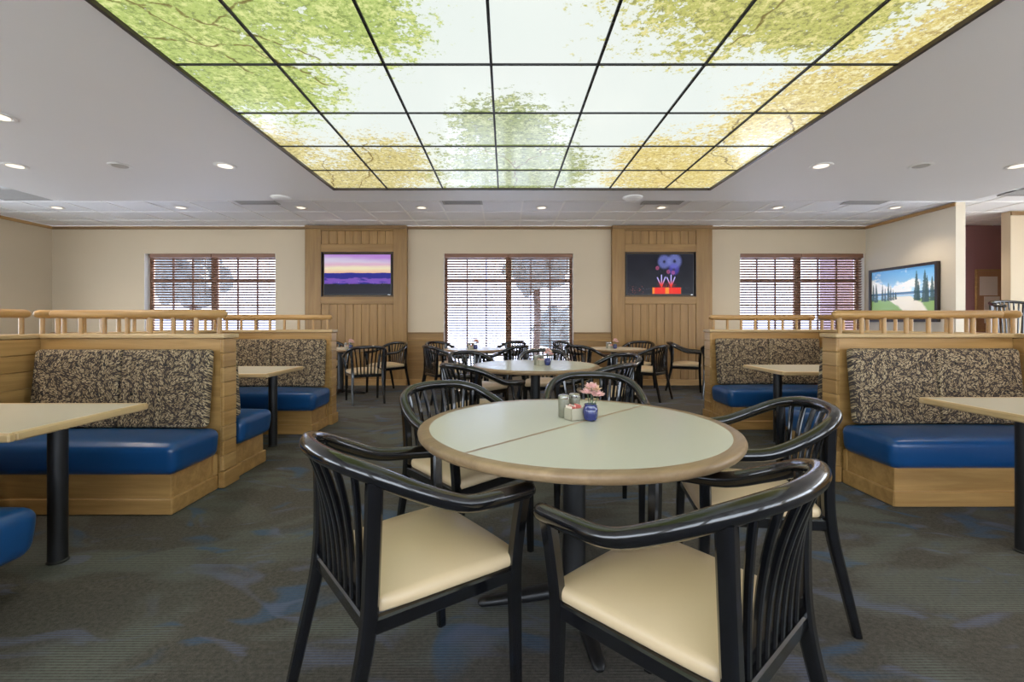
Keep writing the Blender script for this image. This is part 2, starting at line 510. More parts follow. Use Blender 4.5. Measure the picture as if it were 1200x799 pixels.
def firework_print(wid, hgt):
    t = T('firework_screen'); u, v = uv_of(t, wid, hgt); p = t.vec(u*1.78, v, 0.0)
    c = t.mix(t.noise(p, 3.0, 2), srgb(14,16,24), srgb(34,34,44))
    def burst(c, cu, cv, R, N, colr, ph):
        rel = t.vm('SUBTRACT', p, (cu*1.78, cv, 0)); rr = t.vm('LENGTH', rel)
        rx, ry, _ = t.xyz(rel); an = t.m('ARCTAN2', ry, rx)
        st = t.m('POWER', t.m('SINE', an*N + ph)*0.5 + 0.5, 1.6)*0.75 + t.ss(t.voro(p, 60.0), 0.3, 0.1)*0.5 + 0.12
        a = st*t.ss(rr, R, R*0.55)*t.ss(rr, R*0.04, R*0.3)
        return t.mix(a, c, colr)
    c = burst(c, 0.56, 0.80, 0.20, 26, srgb(132,142,226), 0.0)
    c = burst(c, 0.71, 0.81, 0.22, 30, srgb(140,150,232), 1.0)
    c = burst(c, 0.70, 0.62, 0.17, 20, srgb(86,76,196), 2.0)
    for (a, b) in ((0.46,0.65),(0.62,0.56),(0.69,0.54)):
        c = burst(c, a, b, 0.06, 9, srgb(206,92,140), 0.5)
    spk = t.ss(t.voro(p, 52.0), 0.22, 0.10)*t.ss(t.vm('DISTANCE', p, (0.62*1.78, 0.62, 0)), 0.38, 0.12)
    c = t.mix(spk*0.7, c, srgb(120,126,220))
    for (cu) in (0.52, 0.66):
        for (du, dv) in ((-0.06, 0.22), (0.0, 0.28), (0.055, 0.23)):
            d = seg_dist(t, p, (cu*1.78, 0.2), ((cu+du)*1.78, 0.2+dv))
            c = t.mix(t.ss(d, 0.02, 0.006), c, t.mix(t.ss(v, 0.24, 0.4), srgb(240,60,40), srgb(190,180,250)))
    nb = t.noise(t.vec(u*14.0, 0.2, 0), 1.0, 1)
    red = t.mix(t.ss(nb, 0.52, 0.62), srgb(232,40,22), srgb(240,140,40))
    box = t.mn(t.ss(t.m('ABSOLUTE', u-0.595), 0.215, 0.20), t.ss(t.m('ABSOLUTE', v-0.11), 0.085, 0.065))
    c = t.mix(box, c, red)
    glow = t.mn(t.ss(t.m('ABSOLUTE', u-0.595), 0.16, 0.05), t.ss(v, 0.32, 0.18))*t.ss(v, 0.17, 0.19)
    c = t.mix(glow*0.5*t.ss(t.noise(p, 30.0, 2), .4, .6), c, srgb(210,40,40))
    d = t.ss(t.voro(p, 26.0), 0.26, 0.12)*t.mn(t.ss(t.m('ABSOLUTE', u-0.16), 0.15, 0.03), t.ss(t.m('ABSOLUTE', v-0.13), 0.13, 0.02))
    c = t.mix(d, c, srgb(230,110,100))
    d = t.ss(t.voro(p, 46.0), 0.2, 0.1)*t.ss(t.m('ABSOLUTE', v-0.16), 0.035, 0.01)
    c = t.mix(d*0.7, c, srgb(190,190,230))
    M['firework'] = t.set(color=(.01,.01,.01), rough=0.2, emit=c, estr=0.8, spec=0.12)
def golf_print(wid, hgt):
    t = T('golf_picture'); u, v = uv_of(t, wid, hgt); p = t.vec(u*1.45, v, 0.0)
    fine = t.noise(p, 26.0, 3, 0.7)
    c = t.mix(t.ss(v, 0.45, 1.0), srgb(182,220,238), srgb(104,170,220))
    cl = t.noise(t.vm('ADD', t.scale(p, (2.4, 4.2, 1)), (1.3, .2, 0)), 1.0, 5, 0.6)
    cm = t.ss(cl + t.ss(v, 0.9, 0.62)*0.24 - u*0.14, 0.52, 0.66)
    c = t.mix(cm, c, srgb(246,246,242))
    c = t.mix(t.ss(t.m('ABSOLUTE', v-0.515), 0.03, 0.02), c, srgb(84,122,156))
    c = t.mix(t.ss(v + (fine-.5)*.02, 0.49, 0.48), c, srgb(160,200,222))
    gr = 0.41 + (t.noise(t.vec(u*3.0, .4, 0), 1.0, 2)-.5)*.12
    c = t.mix(t.ss(v - gr, 0.01, -0.01), c, srgb(142,176,104))
    sandx = t.m('ABSOLUTE', u - 0.6 + (v-0.3)*0.9 + (t.noise(p, 4.0, 2)-.5)*.2)
    c = t.mix(t.ss(sandx, 0.22, 0.16)*t.ss(v, 0.47, 0.44), c, srgb(240,232,214))
    lump = t.noise(t.scale(p, (16, 30, 1)), 1.0, 3, 0.7)
    def pine(c, u0, v0, H, W, colr):
        h = (v - v0)/H
        wv = t.m('POWER', t.mx(1.0 - h, 0.0), 0.7)*W*(0.1 + lump*1.7)
        a = t.mn(t.ss(t.m('ABSOLUTE', u-u0) - wv, 0.006, -0.006), t.mn(t.ss(h, -0.02, 0.02), t.ss(h, 1.0, .96)))
        return t.mix(a*.92, c, colr)
    for (u0, v0, H, W) in ((.03,.38,.36,.03),(.08,.36,.4,.035),(.19,.38,.36,.024),(.235,.37,.28,.022),(.29,.38,.38,.028),(.33,.38,.3,.022),(.37,.39,.22,.02),(.41,.4,.16,.02),
                           (.73,.36,.58,.045),(.76,.36,.36,.03),(.85,.32,.62,.05),(.88,.33,.5,.04),(.95,.34,.46,.04)):
        c = pine(c, u0, v0, H, W, srgb(56,82,82))
    M['golf'] = t.set(color=c, rough=0.25, coat=0.3, emit=c, estr=0.25)  # faint emission brightens the framed picture, which is no lamp

def glass():
    t = T('window_glass'); nt = t.nt
    tr = nt.nodes.new('ShaderNodeBsdfTransparent'); tr.inputs[0].default_value = (.72, .74, .83, 1); gl = nt.nodes.new('ShaderNodeBsdfGlossy'); gl.inputs['Roughness'].default_value = 0.02
    fr = nt.nodes.new('ShaderNodeFresnel'); fr.inputs[0].default_value = 1.35
    mx = nt.nodes.new('ShaderNodeMixShader')
    nt.links.new(fr.outputs[0], mx.inputs[0]); nt.links.new(tr.outputs[0], mx.inputs[1]); nt.links.new(gl.outputs[0], mx.inputs[2])
    nt.links.new(mx.outputs[0], t.out.inputs[0]); nt.nodes.remove(t.p)
    M['glass'] = t.mat
glass()
def emitter(name, rgb, s):
    t = T(name); n = t.noise(t.coord(), 3.0, 1)
    c = srgb(*rgb); M[name] = t.set(color=c, emit=t.mix(n, c, tuple(x*.97 for x in c)), estr=s)
emitter('lamp_lens', (255, 240, 220), 0.85)
plain('lamp_lens_off', (176, 170, 162), 0.4)

# ================================================================== SETTING
LX, RX = -8.25, 9.0           # outer side walls
REAR = -3.6
def struct(o, label, cat): return tag(o, label, cat, kind='structure')

f = MB().box(LX-.2, RX+.2, REAR-.2, BACK+.25, -0.12, 0.0).obj('floor', M['carpet'])
struct(f, 'dark grey carpet with blue and green brush-stroke streaks', 'floor')

# back wall with three tall window openings
WZ0, WZ1 = 0.16, ZP(297, BACK)
WIN = [(XP(169, BACK), XP(323, BACK)), (XP(520, BACK), XP(672, BACK)), (XP(867, BACK), XP(1013, BACK))]
WT = 0.22
mb = MB()
xs = [LX-.2]
for a, b in WIN: xs += [a, b]
xs.append(RX+.2)
for i in range(0, len(xs), 2): mb.box(xs[i], xs[i+1], BACK, BACK+WT, 0, CEIL)
for a, b in WIN:
    mb.box(a, b, BACK, BACK+WT, WZ1, CEIL); mb.box(a, b, BACK, BACK+WT, 0, WZ0)
wb = mb.obj('wall_back', M['wall_paint']); struct(wb, 'beige back wall with three tall blinded windows', 'wall')
SW = [(-3.0, 1.6), (2.0, 6.6)]                    # side-wall openings, unseen, added to let in daylight
def pierced(x0, x1):
    mb = MB(); ys = [REAR] + [v for ab in SW for v in ab] + [BACK]
    for i in range(0, len(ys), 2): mb.box(x0, x1, ys[i], ys[i+1], 0, CEIL)
    for a, b in SW: mb.box(x0, x1, a, b, 2.5, CEIL); mb.box(x0, x1, a, b, 0, .7)
    return mb
wl = pierced(LX-.2, LX).obj('wall_left', M['wall_paint']); struct(wl, 'beige left wall running away behind the booths', 'wall')
PX0, PX1, PYE = 6.54, 6.68, 6.70
wr = MB().box(PX0, PX1, PYE, BACK, 0, CEIL).obj('wall_right', M['pale_wall_tone']); struct(wr, 'pale wall stub on the right that carries the landscape picture', 'wall')
AX, AY = 7.93, 7.24
wa = MB().box(AX, RX+.2, AY, AY+.14, 0, CEIL).obj('wall_right_alcove', M['wall_paint']); struct(wa, 'beige wall at the right edge beside the dark alcove', 'wall')
wp = MB().box(PX1, AX+1.2, BACK-.06, BACK, 0, CEIL).obj('wall_alcove_back', M['purple_wall']); struct(wp, 'dark plum wall at the back of the alcove', 'wall')
wq = pierced(RX, RX+.2).obj('wall_right_near', M['wall_paint']); struct(wq, 'beige outer right wall out of view', 'wall')
mb = MB()
RW = [(-7.2, -2.2), (-1.6, 3.4), (4.0, 8.4)]      # wide openings added behind the viewer so daylight reaches the ceiling
rx = [LX-.2] + [v for ab in RW for v in ab] + [RX+.2]
for i in range(0, len(rx), 2): mb.box(rx[i], rx[i+1], REAR-.2, REAR, 0, CEIL)
for a, b in RW:
    mb.box(a, b, REAR-.2, REAR, 2.45, CEIL); mb.box(a, b, REAR-.2, REAR, 0, .5)
we = mb.obj('wall_rear', M['wall_paint']); struct(we, 'beige wall behind the viewer', 'wall')

# crown trims
def trim(name, x0, x1, y0, y1, z0, z1, mat, label):
    return struct(MB().cbox(x0, x1, y0, y1, z0, z1, .004).obj(name, mat), label, 'trim')
trim('trim_1', LX, PX0, BACK-.025, BACK, CEIL-.06, CEIL-.012, M['trim_oak'], 'thin brown wooden strip along the top of the back wall')
trim('trim_2', LX, LX+.025, REAR, BACK-.025, CEIL-.06, CEIL-.012, M['oak_y'], 'thin brown wooden strip along the top of the left wall')
trim('trim_3', PX0-.025, PX0, PYE, BACK-.025, CEIL-.06, CEIL-.012, M['oak_y'], 'thin wooden strip above the landscape picture wall')
trim('trim_4', AX-.01, RX, AY-.025, AY, CEIL-.07, CEIL-.012, M['trim_oak'], 'thin wooden strip atop the wall at the right edge')

# tile ceiling (upper)
SX0, SX1, SY1 = -5.42, 5.58, 5.54      # soffit edges
ce = MB().box(LX-.2, RX+.2, REAR-.2, BACK+.25, CEIL+.036, CEIL+.1).obj('ceiling', M['tile_white'])
struct(ce, 'white suspended tile ceiling along the window wall', 'ceiling')
TS = 0.61
tx0 = -0.366; ty0 = 6.69
tile_cache = {}
def tile(xa, xb, ya, yb):
    w_, d_ = round(xb-xa, 3), round(yb-ya, 3)
    if (w_, d_) not in tile_cache:
        tile_cache[(w_, d_)] = MB().cbox(-w_/2+.009, w_/2-.009, -d_/2+.009, d_/2-.009, 0.0, .03, .004).mesh('ceiling_tile', M['tile_white'])
    link('ceiling_tile', tile_cache[(w_, d_)], ce, ((xa+xb)/2, (ya+yb)/2, CEIL+.005))
gm = MB()
for k in range(-14, 17):
    xa, xb = tx0 + k*TS, tx0 + (k+1)*TS
    if xb < LX + .02 or xa > RX: continue
    xa = max(xa, LX); xb = min(xb, RX)
    gm.box(xa-.012, xa+.012, 1.8, BACK, CEIL-.003, CEIL+.004)
    for j in range(-8, 3):
        ya, yb = ty0 + j*TS, min(ty0 + (j+1)*TS, BACK)
        inside = (xa > SX0 - .3 and xb < SX1 + .3)
        if inside and yb < SY1: continue
        if not inside and ((xb > -5.4 and xa < 5.6) and yb < SY1): continue
        if yb < 3.0: continue
        tile(xa, xb, ya, yb)
for j in range(-8, 3):
    gm.box(LX, RX, ty0 + j*TS - .012, ty0 + j*TS + .012, CEIL-.0035, CEIL+.0035)
gm.obj('ceiling_grid', M['grid_white'], ce)

# plaster soffit with the opening of the luminous ceiling
QX0, QX1, QY1 = -1.90, 2.25, 5.07
QY0 = QY1 - 9*0.61
mb = MB()
mb.box(SX0, QX0, REAR, SY1, SOFF, CEIL); mb.box(QX1, SX1, REAR, SY1, SOFF, CEIL)
mb.box(QX0, QX1, QY1, SY1, SOFF, CEIL); mb.box(QX0, QX1, REAR, QY0, SOFF, CEIL)
so = mb.obj('ceiling_soffit', M['soffit_paint']); struct(so, 'lowered grey plaster ceiling around the luminous picture panels', 'ceiling')

# luminous ceiling
lc = thing('luminous_ceiling', 'back-lit ceiling of square panels printed with treetops and sky', 'ceiling light', ((QX0+QX1)/2, (QY0+QY1)/2, SOFF))
ox, oy = lc.location.x, lc.location.y
cols = [QX0] + [QX0 + .595 + .61*k for k in range(6)] + [QX1]
rows = [QY1 - .61*k for k in range(10)]
for i in range(7):
    for j in range(9):
        a, b, c, d = cols[i], cols[i+1], rows[j+1], rows[j]
        MB().box(a-ox+.006, b-ox-.006, c-oy+.006, d-oy-.006, .012, .018).obj('light_panel', M['sky_print'], lc)
for i in range(1, 7):
    MB().box(cols[i]-ox-.0075, cols[i]-ox+.0075, QY0-oy+.02, QY1-oy-.02, .002, .02).obj('grid_bar', M['tbar_dark'], lc)
for j in range(1, 9):
    MB().box(QX0-ox+.02, QX1-ox-.02, rows[j]-oy-.0065, rows[j]-oy+.0065, .0035, .02).obj('grid_bar', M['tbar_dark'], lc)
fr = MB()
fr.box(QX0-ox, QX0-ox+.02, QY0-oy, QY1-oy, -.012, .03); fr.box(QX1-ox-.02, QX1-ox, QY0-oy, QY1-oy, -.012, .03)
fr.box(QX0-ox, QX1-ox, QY1-oy-.02, QY1-oy, -.012, .03); fr.box(QX0-ox, QX1-ox, QY0-oy, QY0-oy+.02, -.012, .03)
fr.obj('frame', M['dark_frame'], lc)
bz = MB()
bz.cbox(QX0-ox-.05, QX0-ox, QY0-oy-.05, QY1-oy+.05, -.006, .0, .003); bz.cbox(QX1-ox, QX1-ox+.05, QY0-oy-.05, QY1-oy+.05, -.006, .0, .003)
bz.cbox(QX0-ox, QX1-ox, QY1-oy, QY1-oy+.05, -.006, .0, .003)
bz.obj('edge_moulding', M['soffit_paint'], lc)
MB().box(QX0-ox, QX1-ox, QY0-oy, QY1-oy, .19, .2).obj('backing', M['white_trim'], lc)

# ------------------------------------------------------------------ wainscot and TV panels (parts of the back wall)
COLS = [(XP(360, BACK), XP(478, BACK)), (XP(716, BACK), XP(832, BACK))]
PD = 0.10      # how far the wood columns stand out
wd_edges = []
def wains(x0, x1):
    zt = ZP(390, BACK)
    MB().box(x0, x1, BACK-.02, BACK, .11, zt-.14).obj('wainscot_panel', M['panel_oak_x'], wb)
    MB().cbox(x0, x1, BACK-.035, BACK, zt-.13, zt-.012).obj('wainscot_rail', M['panel_oak_x'], wb)
    MB().cbox(x0, x1, BACK-.05, BACK, zt-.012, zt+.012).obj('wainscot_cap', M['trim_oak'], wb)
    MB().cbox(x0, x1, BACK-.04, BACK, zt-.15, zt-.13).obj('wainscot_moulding', M['oak_x'], wb)
    MB().cbox(x0, x1, BACK-.035, BACK, 0.005, .11).obj('wainscot_base', M['oak_x'], wb)
for a, b in ((LX+.01, WIN[0][0]-.0), (WIN[0][1], COLS[0][0]), (COLS[0][1], WIN[1][0]), (WIN[1][1], COLS[1][0]), (COLS[1][1], WIN[2][0])):
    wains(a+.001, b-.001)

TVZ1, TVZ0 = ZP(295, BACK-PD), ZP(347.5, BACK-PD)
def tv_column(x0, x1, tx0_, tx1_, label):
    t = thing('panelled_column', label, 'wood panelling', ((x0+x1)/2, BACK, 0), kind='structure')
    cx = (x0+x1)/2; z1 = CEIL-.065
    a, b = x0-cx, x1-cx; p0, p1 = tx0_-cx-.0, tx1_-cx
    yf = -PD
    MB().box(a, b, -.03, -.001, 0, z1).obj('backing', M['panel_oak'], t)
    MB().cbox(a, p0, yf, -.03, .11, z1).obj('stile', M['panel_oak'], t)
    MB().cbox(p1, b, yf, -.03, .11, z1).obj('stile', M['panel_oak'], t)
    ztop = ZP(270, BACK-PD)
    MB().cbox(p0, p1, yf, -.03, ztop, z1).obj('top_rail', M['panel_oak_x'], t)
    zu1 = ZP(286, BACK-PD); zl0 = ZP(356, BACK-PD)
    MB().cbox(p0, p1, yf, -.03, TVZ1+.0, zu1).obj('rail', M['panel_oak_x'], t)
    MB().cbox(p0, p1, yf, -.03, zl0, TVZ0).obj('rail', M['panel_oak_x'], t)
    n = 9; wp_ = (p1-p0)/n
    mu = MB().cbox(-wp_/2+.002, wp_/2-.002, yf+.012, -.03, zu1+.001, ztop-.001, .005).mesh('plank', M['panel_oak'])
    ml = MB().cbox(-wp_/2+.002, wp_/2-.002, yf+.012, -.03, .111, zl0-.001, .005).mesh('plank', M['panel_oak'])
    for k in range(n):
        link('plank', mu, t, (p0 + wp_*(k+.5), 0, 0)); link('plank', ml, t, (p0 + wp_*(k+.5), 0, 0))
    MB().cbox(a, b, yf-.015, -.03, .004, .11).obj('base_board', M['oak_x'], t)
    MB().cbox(a, b, yf-.012, -.03, z1+.001, CEIL-.008).obj('crown', M['trim_oak'], t)
    # lining of the recess behind the screen
    lin = MB()
    lin.box(p0, p0+.012, yf+.002, -.031, TVZ0, TVZ1); lin.box(p1-.012, p1, yf+.002, -.031, TVZ0, TVZ1)
    lin.box(p0, p1, yf+.002, -.031, TVZ1-.012, TVZ1); lin.box(p0, p1, yf+.002, -.031, TVZ0, TVZ0+.012)
    lin.obj('recess_lining', M['dark_frame'], t)
    return t
def D(px): return XP(px, BACK-PD)
tv_column(COLS[0][0], COLS[0][1], D(376), D(461), 'oak panelled column with the sunset screen, left of the middle window')
tv_column(COLS[1][0], COLS[1][1], D(732.5), D(816), 'oak panelled column with the firework screen, right of the middle window')
TW, TH = D(460)-D(377.5), TVZ1-TVZ0-.05
def screen(xc, zc, w_, h_, mat, label):
    t = thing('wall_screen', label, 'screen', (xc, BACK-PD+.02, zc-h_/2), group='screens set into the oak columns')
    MB().cbox(-w_/2, w_/2, 0, .045, 0, h_, .006).obj('housing', M['bezel'], t)
    b = .022
    s = MB().box(-w_/2+b, w_/2-b, -.002, .002, -h_/2+b, h_/2-b).obj('display', mat, t); s.location = (0, 0, h_/2)
    MB().box(w_/2-.07, w_/2-.03, -.002, .002, .006, .016).obj('badge', M['steel'], t)
zc = (TVZ0+TVZ1)/2
sunset_print(TW-.03, TH); firework_print(TW-.03, TH)
screen(D(418.5), zc, TW-.03, TH, M['sunset'], 'flat screen showing a purple sunset over a lake')
screen(D(774), zc, TW-.03, TH, M['firework'], 'flat screen showing blue fireworks over a red-lit night bay')

# ------------------------------------------------------------------ windows and blinds
PITCH = 0.0466
def window(n, x0, x1, label):
    t = thing('window_%d' % n, label, 'window', ((x0+x1)/2, BACK, 0), kind='structure')
    h = (x1-x0)/2; y0, y1 = .13, .19
    fw = .055
    fm = MB()
    fm.cbox(-h, -h+fw, y0, y1, WZ0, WZ1); fm.cbox(h-fw, h, y0, y1, WZ0, WZ1)
    fm.cbox(-h, h, y0, y1, WZ1-.07, WZ1); fm.cbox(-h, h, y0, y1, WZ0, WZ0+.07)
    fm.obj('window_frame', M['window_wood'], t)
    MB().cbox(-.055, .055, y0-.01, y1, WZ0, WZ1).obj('mullion', M['window_wood'], t)
    rowz = [ZP(y, BACK+.15) for y in (329, 358, 387, 416)]
    for s in (-1, 1):
        a = -h+fw if s < 0 else .055; b = -.055 if s < 0 else h-fw
        for k in (1, 2):
            xx = a + (b-a)*k/3
            MB().box(xx-.011, xx+.011, y0+.02, y1-.01, WZ0+.07, WZ1-.07).obj('muntin', M['window_wood'], t)
        for z in rowz:
            MB().box(a, b, y0+.02, y1-.01, z-.011, z+.011).obj('muntin', M['window_wood'], t)
        zs = [WZ0+.07] + rowz[::-1] + [WZ1-.07]
        for k in range(3):
            for q in range(len(zs)-1):
                MB().box(a+(b-a)*k/3+.011, a+(b-a)*(k+1)/3-.011, y0+.038, y0+.044, zs[q]+.011, zs[q+1]-.011).obj('pane', M['glass'], t)
    rv = MB()
    rv.box(-h+.001, -h+.006, .0, y0, WZ0, WZ1); rv.box(h-.006, h-.001, .0, y0, WZ0, WZ1); 
    rv.obj('reveal', M['reveal_paint'], t)
    MB().cbox(-h+.002, h-.002, -.03, y0, WZ0+.001, WZ0+.025).obj('sill', M['oak_x'], t)
    return t
def blind(x0, x1, label):
    t = thing('window_blind', label, 'blind', ((x0+x1)/2, BACK+.055, WZ0+.03), group='wooden slat blinds')
    h = (x1-x0)/2; zt = WZ1-WZ0-.03
    MB().cbox(-h, h, -.05, .03, zt-.075, zt-.002).obj('head_rail', M['blind_wood'], t)
    n = int((zt-.10)/PITCH)
    a = math.radians(26); cy, sz = math.cos(a)*.025, math.sin(a)*.025; th = .0015
    m_ = MB().add([(-h+.004, -cy, sz-th), (h-.004, -cy, sz-th), (h-.004, cy, -sz-th), (-h+.004, cy, -sz-th),
                   (-h+.004, -cy, sz+th), (h-.004, -cy, sz+th), (h-.004, cy, -sz+th), (-h+.004, cy, -sz+th)],
                  [(0,1,2,3),(7,6,5,4),(0,4,5,1),(1,5,6,2),(2,6,7,3),(3,7,4,0)]).mesh('slat', M['blind_wood'])
    for k in range(n):
        link('slat', m_, t, (0, 0, zt-.095-PITCH*k))
    MB().cbox(-h+.004, h-.004, -.025, .025, 0.0, .022).obj('bottom_rail', M['blind_wood'], t)
    cm = MB().box(-.0015, .0015, -.0255, -.024, .02, zt-.07).mesh('ladder_cord', M['oak_z'])
    for s in (-.62, .62):
        link('ladder_cord', cm, t, (s*h, 0, 0))
    MB().tube([(h*.82, -.056, zt-.06), (h*.82, -.056, zt-.75)], .005, 6).obj('tilt_wand', M['window_wood'], t)
def added_window(n, horiz, a, b, c, z0, z1, label):
    # unseen window added for its daylight, three mullions; horiz: runs along x at y=c, else along y at x=c
    t = thing('window_%d' % n, label, 'window', ((a+b)/2, c, 0) if horiz else (c, (a+b)/2, 0), 0 if horiz else PI/2, kind='structure')
    h = (b-a)/2
    fm = MB(); fm.cbox(-h, -h+.06, -.03, .03, z0, z1); fm.cbox(h-.06, h, -.03, .03, z0, z1); fm.cbox(-h+.06, h-.06, -.03, .03, z0, z0+.06); fm.cbox(-h+.06, h-.06, -.03, .03, z1-.06, z1)
    fm.obj('window_frame', M['window_wood'], t)
    for k in (1, 2, 3): MB().cbox(-h+2*h*k/4-.025, -h+2*h*k/4+.025, -.025, .025, z0+.06, z1-.06).obj('mullion', M['window_wood'], t)
k = 4
for a, b in RW: added_window(k, True, a, b, REAR-.1, .5, 2.45, 'added wide daylight window %s in the wall behind the viewer' % ('left', 'middle', 'right')[k-4]); k += 1
for c, sd in ((LX-.1, 'left'), (RX+.1, 'right')):
    for (a, b), wh in zip(SW, ('near', 'far')): added_window(k, False, a, b, c, .7, 2.5, '%s wide daylight window added in the outer %s wall, out of view' % (wh, sd)); k += 1
names = ['window near the left corner', 'window between the panelled columns', 'window beside the picture wall']
for i, (a, b) in enumerate(WIN):
    window(i+1, a, b, 'tall small-paned wooden ' + names[i])
    off = .09 if i == 0 else .012
    mid = (a+b)/2 + (.02 if i == 0 else 0)
    blind(a+off, mid-.004, 'brown slat blind on the left half of the ' + names[i])
    blind(mid+.004, b-.012, 'brown slat blind on the right half of the ' + names[i])

# ------------------------------------------------------------------ ceiling fittings
lens_m = MB().lathe([(0, 0), (.062, 0), (.062, .006), (0, .006)], 24).mesh('lens', M['lamp_lens'], True, 30)
ring_m = MB().lathe([(.066, .004), (.07, -.004), (.088, -.006), (.097, -.001), (.097, .002)], 32).mesh('trim_ring', M['white_trim'], True, 50)
can_m = MB().lathe([(.066, .003), (.0635, .0025), (.0625, .0015)], 24).mesh('baffle', M['can_inside'], True, 50)
spot_d = bpy.data.lights.new('downlight_beam', 'SPOT')
spot_d.energy = DOWNLIGHT_W; spot_d.color = (1.0, 0.86, 0.70); spot_d.spot_size = math.radians(125); spot_d.spot_blend = .8; spot_d.shadow_soft_size = .06
lens_off = lens_m.copy(); lens_off.materials.clear(); lens_off.materials.append(M['lamp_lens_off'])
def downlight(x, y, z, label, grp, on=True):
    t = thing('recessed_downlight', label, 'ceiling light', (x, y, z-.007), group=grp)
    link('trim_ring', ring_m, t, (0,0,.004)); link('lens', lens_m if on else lens_off, t, (0,0,-.0005)); link('baffle', can_m, t, (0,0,.0))
    if on: link('beam', spot_d, t, (0,0,-.02))
for k, px in enumerate((67, 212, 353, 494, 635, 775, 912, 1049)):
    wh = ['nearest the left wall', 'second from the left wall', 'before the left window', 'left of the middle window', 'before the middle window', 'before the firework screen', 'left of the right-hand window', 'nearest the picture wall'][k]
    downlight(XP(px, 7.02), 7.02, CEIL, 'round recessed downlight in the tile ceiling, ' + wh, 'downlights in the tile ceiling')
for x, y, wh in ((-2.62, 4.3, 'left of the luminous panels, the nearest to them'), (-3.6, 4.3, 'left of the luminous panels, middle of its row'), (-4.58, 4.3, 'left of the luminous panels, far end of its row'),
                 (2.94, 4.3, 'right of the luminous panels, the nearest to them'), (3.87, 4.3, 'right of the luminous panels, middle of its row'), (4.78, 4.3, 'right of the luminous panels, far end of its row'),
                 (-3.6, 3.27, 'alone at the left edge above the near booth')):
    downlight(x, y, SOFF, ('unlit' if 'middle of' in wh else 'lit') + ' downlight in the plaster ceiling, ' + wh, 'downlights in the plaster ceiling', 'middle of' not in wh)
for x, sd in ((-3.6, 'left'), (3.9, 'right')):  # unseen downlights continuing the row, added to light the near booths
    for y, nr in ((2.2, 'first'), (1.0, 'second'), (-.4, 'third')):
        downlight(x, y, SOFF, '%s downlight added out of view above the near %s booth' % (nr, sd), 'downlights in the plaster ceiling')
downlight(7.2, 7.75, CEIL, 'recessed downlight added to brighten the alcove, hidden behind the picture wall', 'downlights in the tile ceiling')  # unseen lamp added to lift the dark alcove
def vent(x, y, w_, d_, label):
    t = thing('ceiling_vent', label, 'vent', (x, y, CEIL-.006), group='air vents in the tile ceiling')
    fr = MB()
    fr.box(-w_/2, w_/2, -d_/2, -d_/2+.03, -.006, 0); fr.box(-w_/2, w_/2, d_/2-.03, d_/2, -.006, 0)
    fr.box(-w_/2, -w_/2+.03, -d_/2, d_/2, -.006, 0); fr.box(w_/2-.03, w_/2, -d_/2, d_/2, -.006, 0)
    fr.obj('frame', M['vent_grey'], t)
    MB().box(-w_/2+.03, w_/2-.03, -d_/2+.03, d_/2-.03, -.001, .0005).obj('backing', M['vent_back'], t)
    m_ = MB().box(-w_/2+.03, w_/2-.03, -.006, .006, -.005, -.001).mesh('louvre', M['vent_grey'])
    n = int((d_-.06)/.03)
    for k in range(n): link('louvre', m_, t, (0, -d_/2+.045+.03*k, 0))
for px, wh in ((290, 'before the left window'), (540, 'before the middle window'), (783, 'before the firework screen'), (1030, 'near the picture wall')):
    vent(XP(px, 6.45), 6.56, .58, .5, 'grey louvred air vent in the tile ceiling, ' + wh)
vent(-6.6, 6.3, 1.1, .56, 'wide grey air vent in the tile ceiling near the left wall')
vent(7.05, 6.1, .58, .5, 'grey air vent in the tile ceiling before the alcove')
for px, wh in ((330, 'left'), (741, 'right')):
    o = MB().lathe([(0, -.03), (.06, -.028), (.095, -.02), (.115, -.006), (.115, 0), (0, 0)], 32).obj('ceiling_speaker', M['soffit_paint'], None, True, 50)
    o.location = (XP(px, 5.4), 5.39, SOFF)
    tag(o, 'shallow round grey dome at the far edge of the plaster ceiling, %s of two' % wh, 'speaker', 'round domes on the plaster ceiling')

# ------------------------------------------------------------------ picture, notice board
PY0, PY1, PZ0, PZ1 = 6.93, 8.24, 1.14, 2.06
pt = thing('landscape_picture', 'dark framed landscape picture of pines, lake and sandy bunker', 'picture', (PX0-.03, (PY0+PY1)/2, PZ0))
h = (PY1-PY0)/2; zh = PZ1-PZ0
fr = MB()
fr.cbox(-h, -h+.045, -.03, .028, 0, zh); fr.cbox(h-.045, h, -.03, .028, 0, zh); fr.cbox(-h+.045, h-.045, -.03, .028, zh-.045, zh); fr.cbox(-h+.045, h-.045, -.03, .028, 0, .045)
golf_print(2*h-.09, zh-.09)
fo = fr.obj('frame', M['dark_frame'], pt)
pr = MB().box(-h+.045, h-.045, -.004, .02, -zh/2+.045, zh/2-.045).obj('print', M['golf'], pt); pr.location = (0, 0, zh/2)
pt.rotation_euler = (0, 0, -PI/2)
nb = thing('notice_board', 'wood framed cork notice board with papers on the plum wall', 'notice board', (XP(1176, 8.25), BACK-.062, 1.0))
MB().cbox(-.42, .42, -.02, 0, 0, 1.06).obj('cork_sheet', M['cork'], nb)
fr = MB(); fr.cbox(-.45, -.42, -.03, 0, -.03, 1.09); fr.cbox(.42, .45, -.03, 0, -.03, 1.09); fr.cbox(-.42, .42, -.03, 0, 1.06, 1.09); fr.cbox(-.42, .42, -.03, 0, -.03, 0)
fr.obj('frame', M['oak_x'], nb)
for (x0, x1, z0, z1) in ((-.38, -.06, .62, .96), (-.3, -.02, .12, .6), (.08, .32, .5, .92), (.04, .34, .1, .46)):
    MB().box(x0, x1, -.026, -.021, z0, z1).obj('paper', M['paper'], nb)

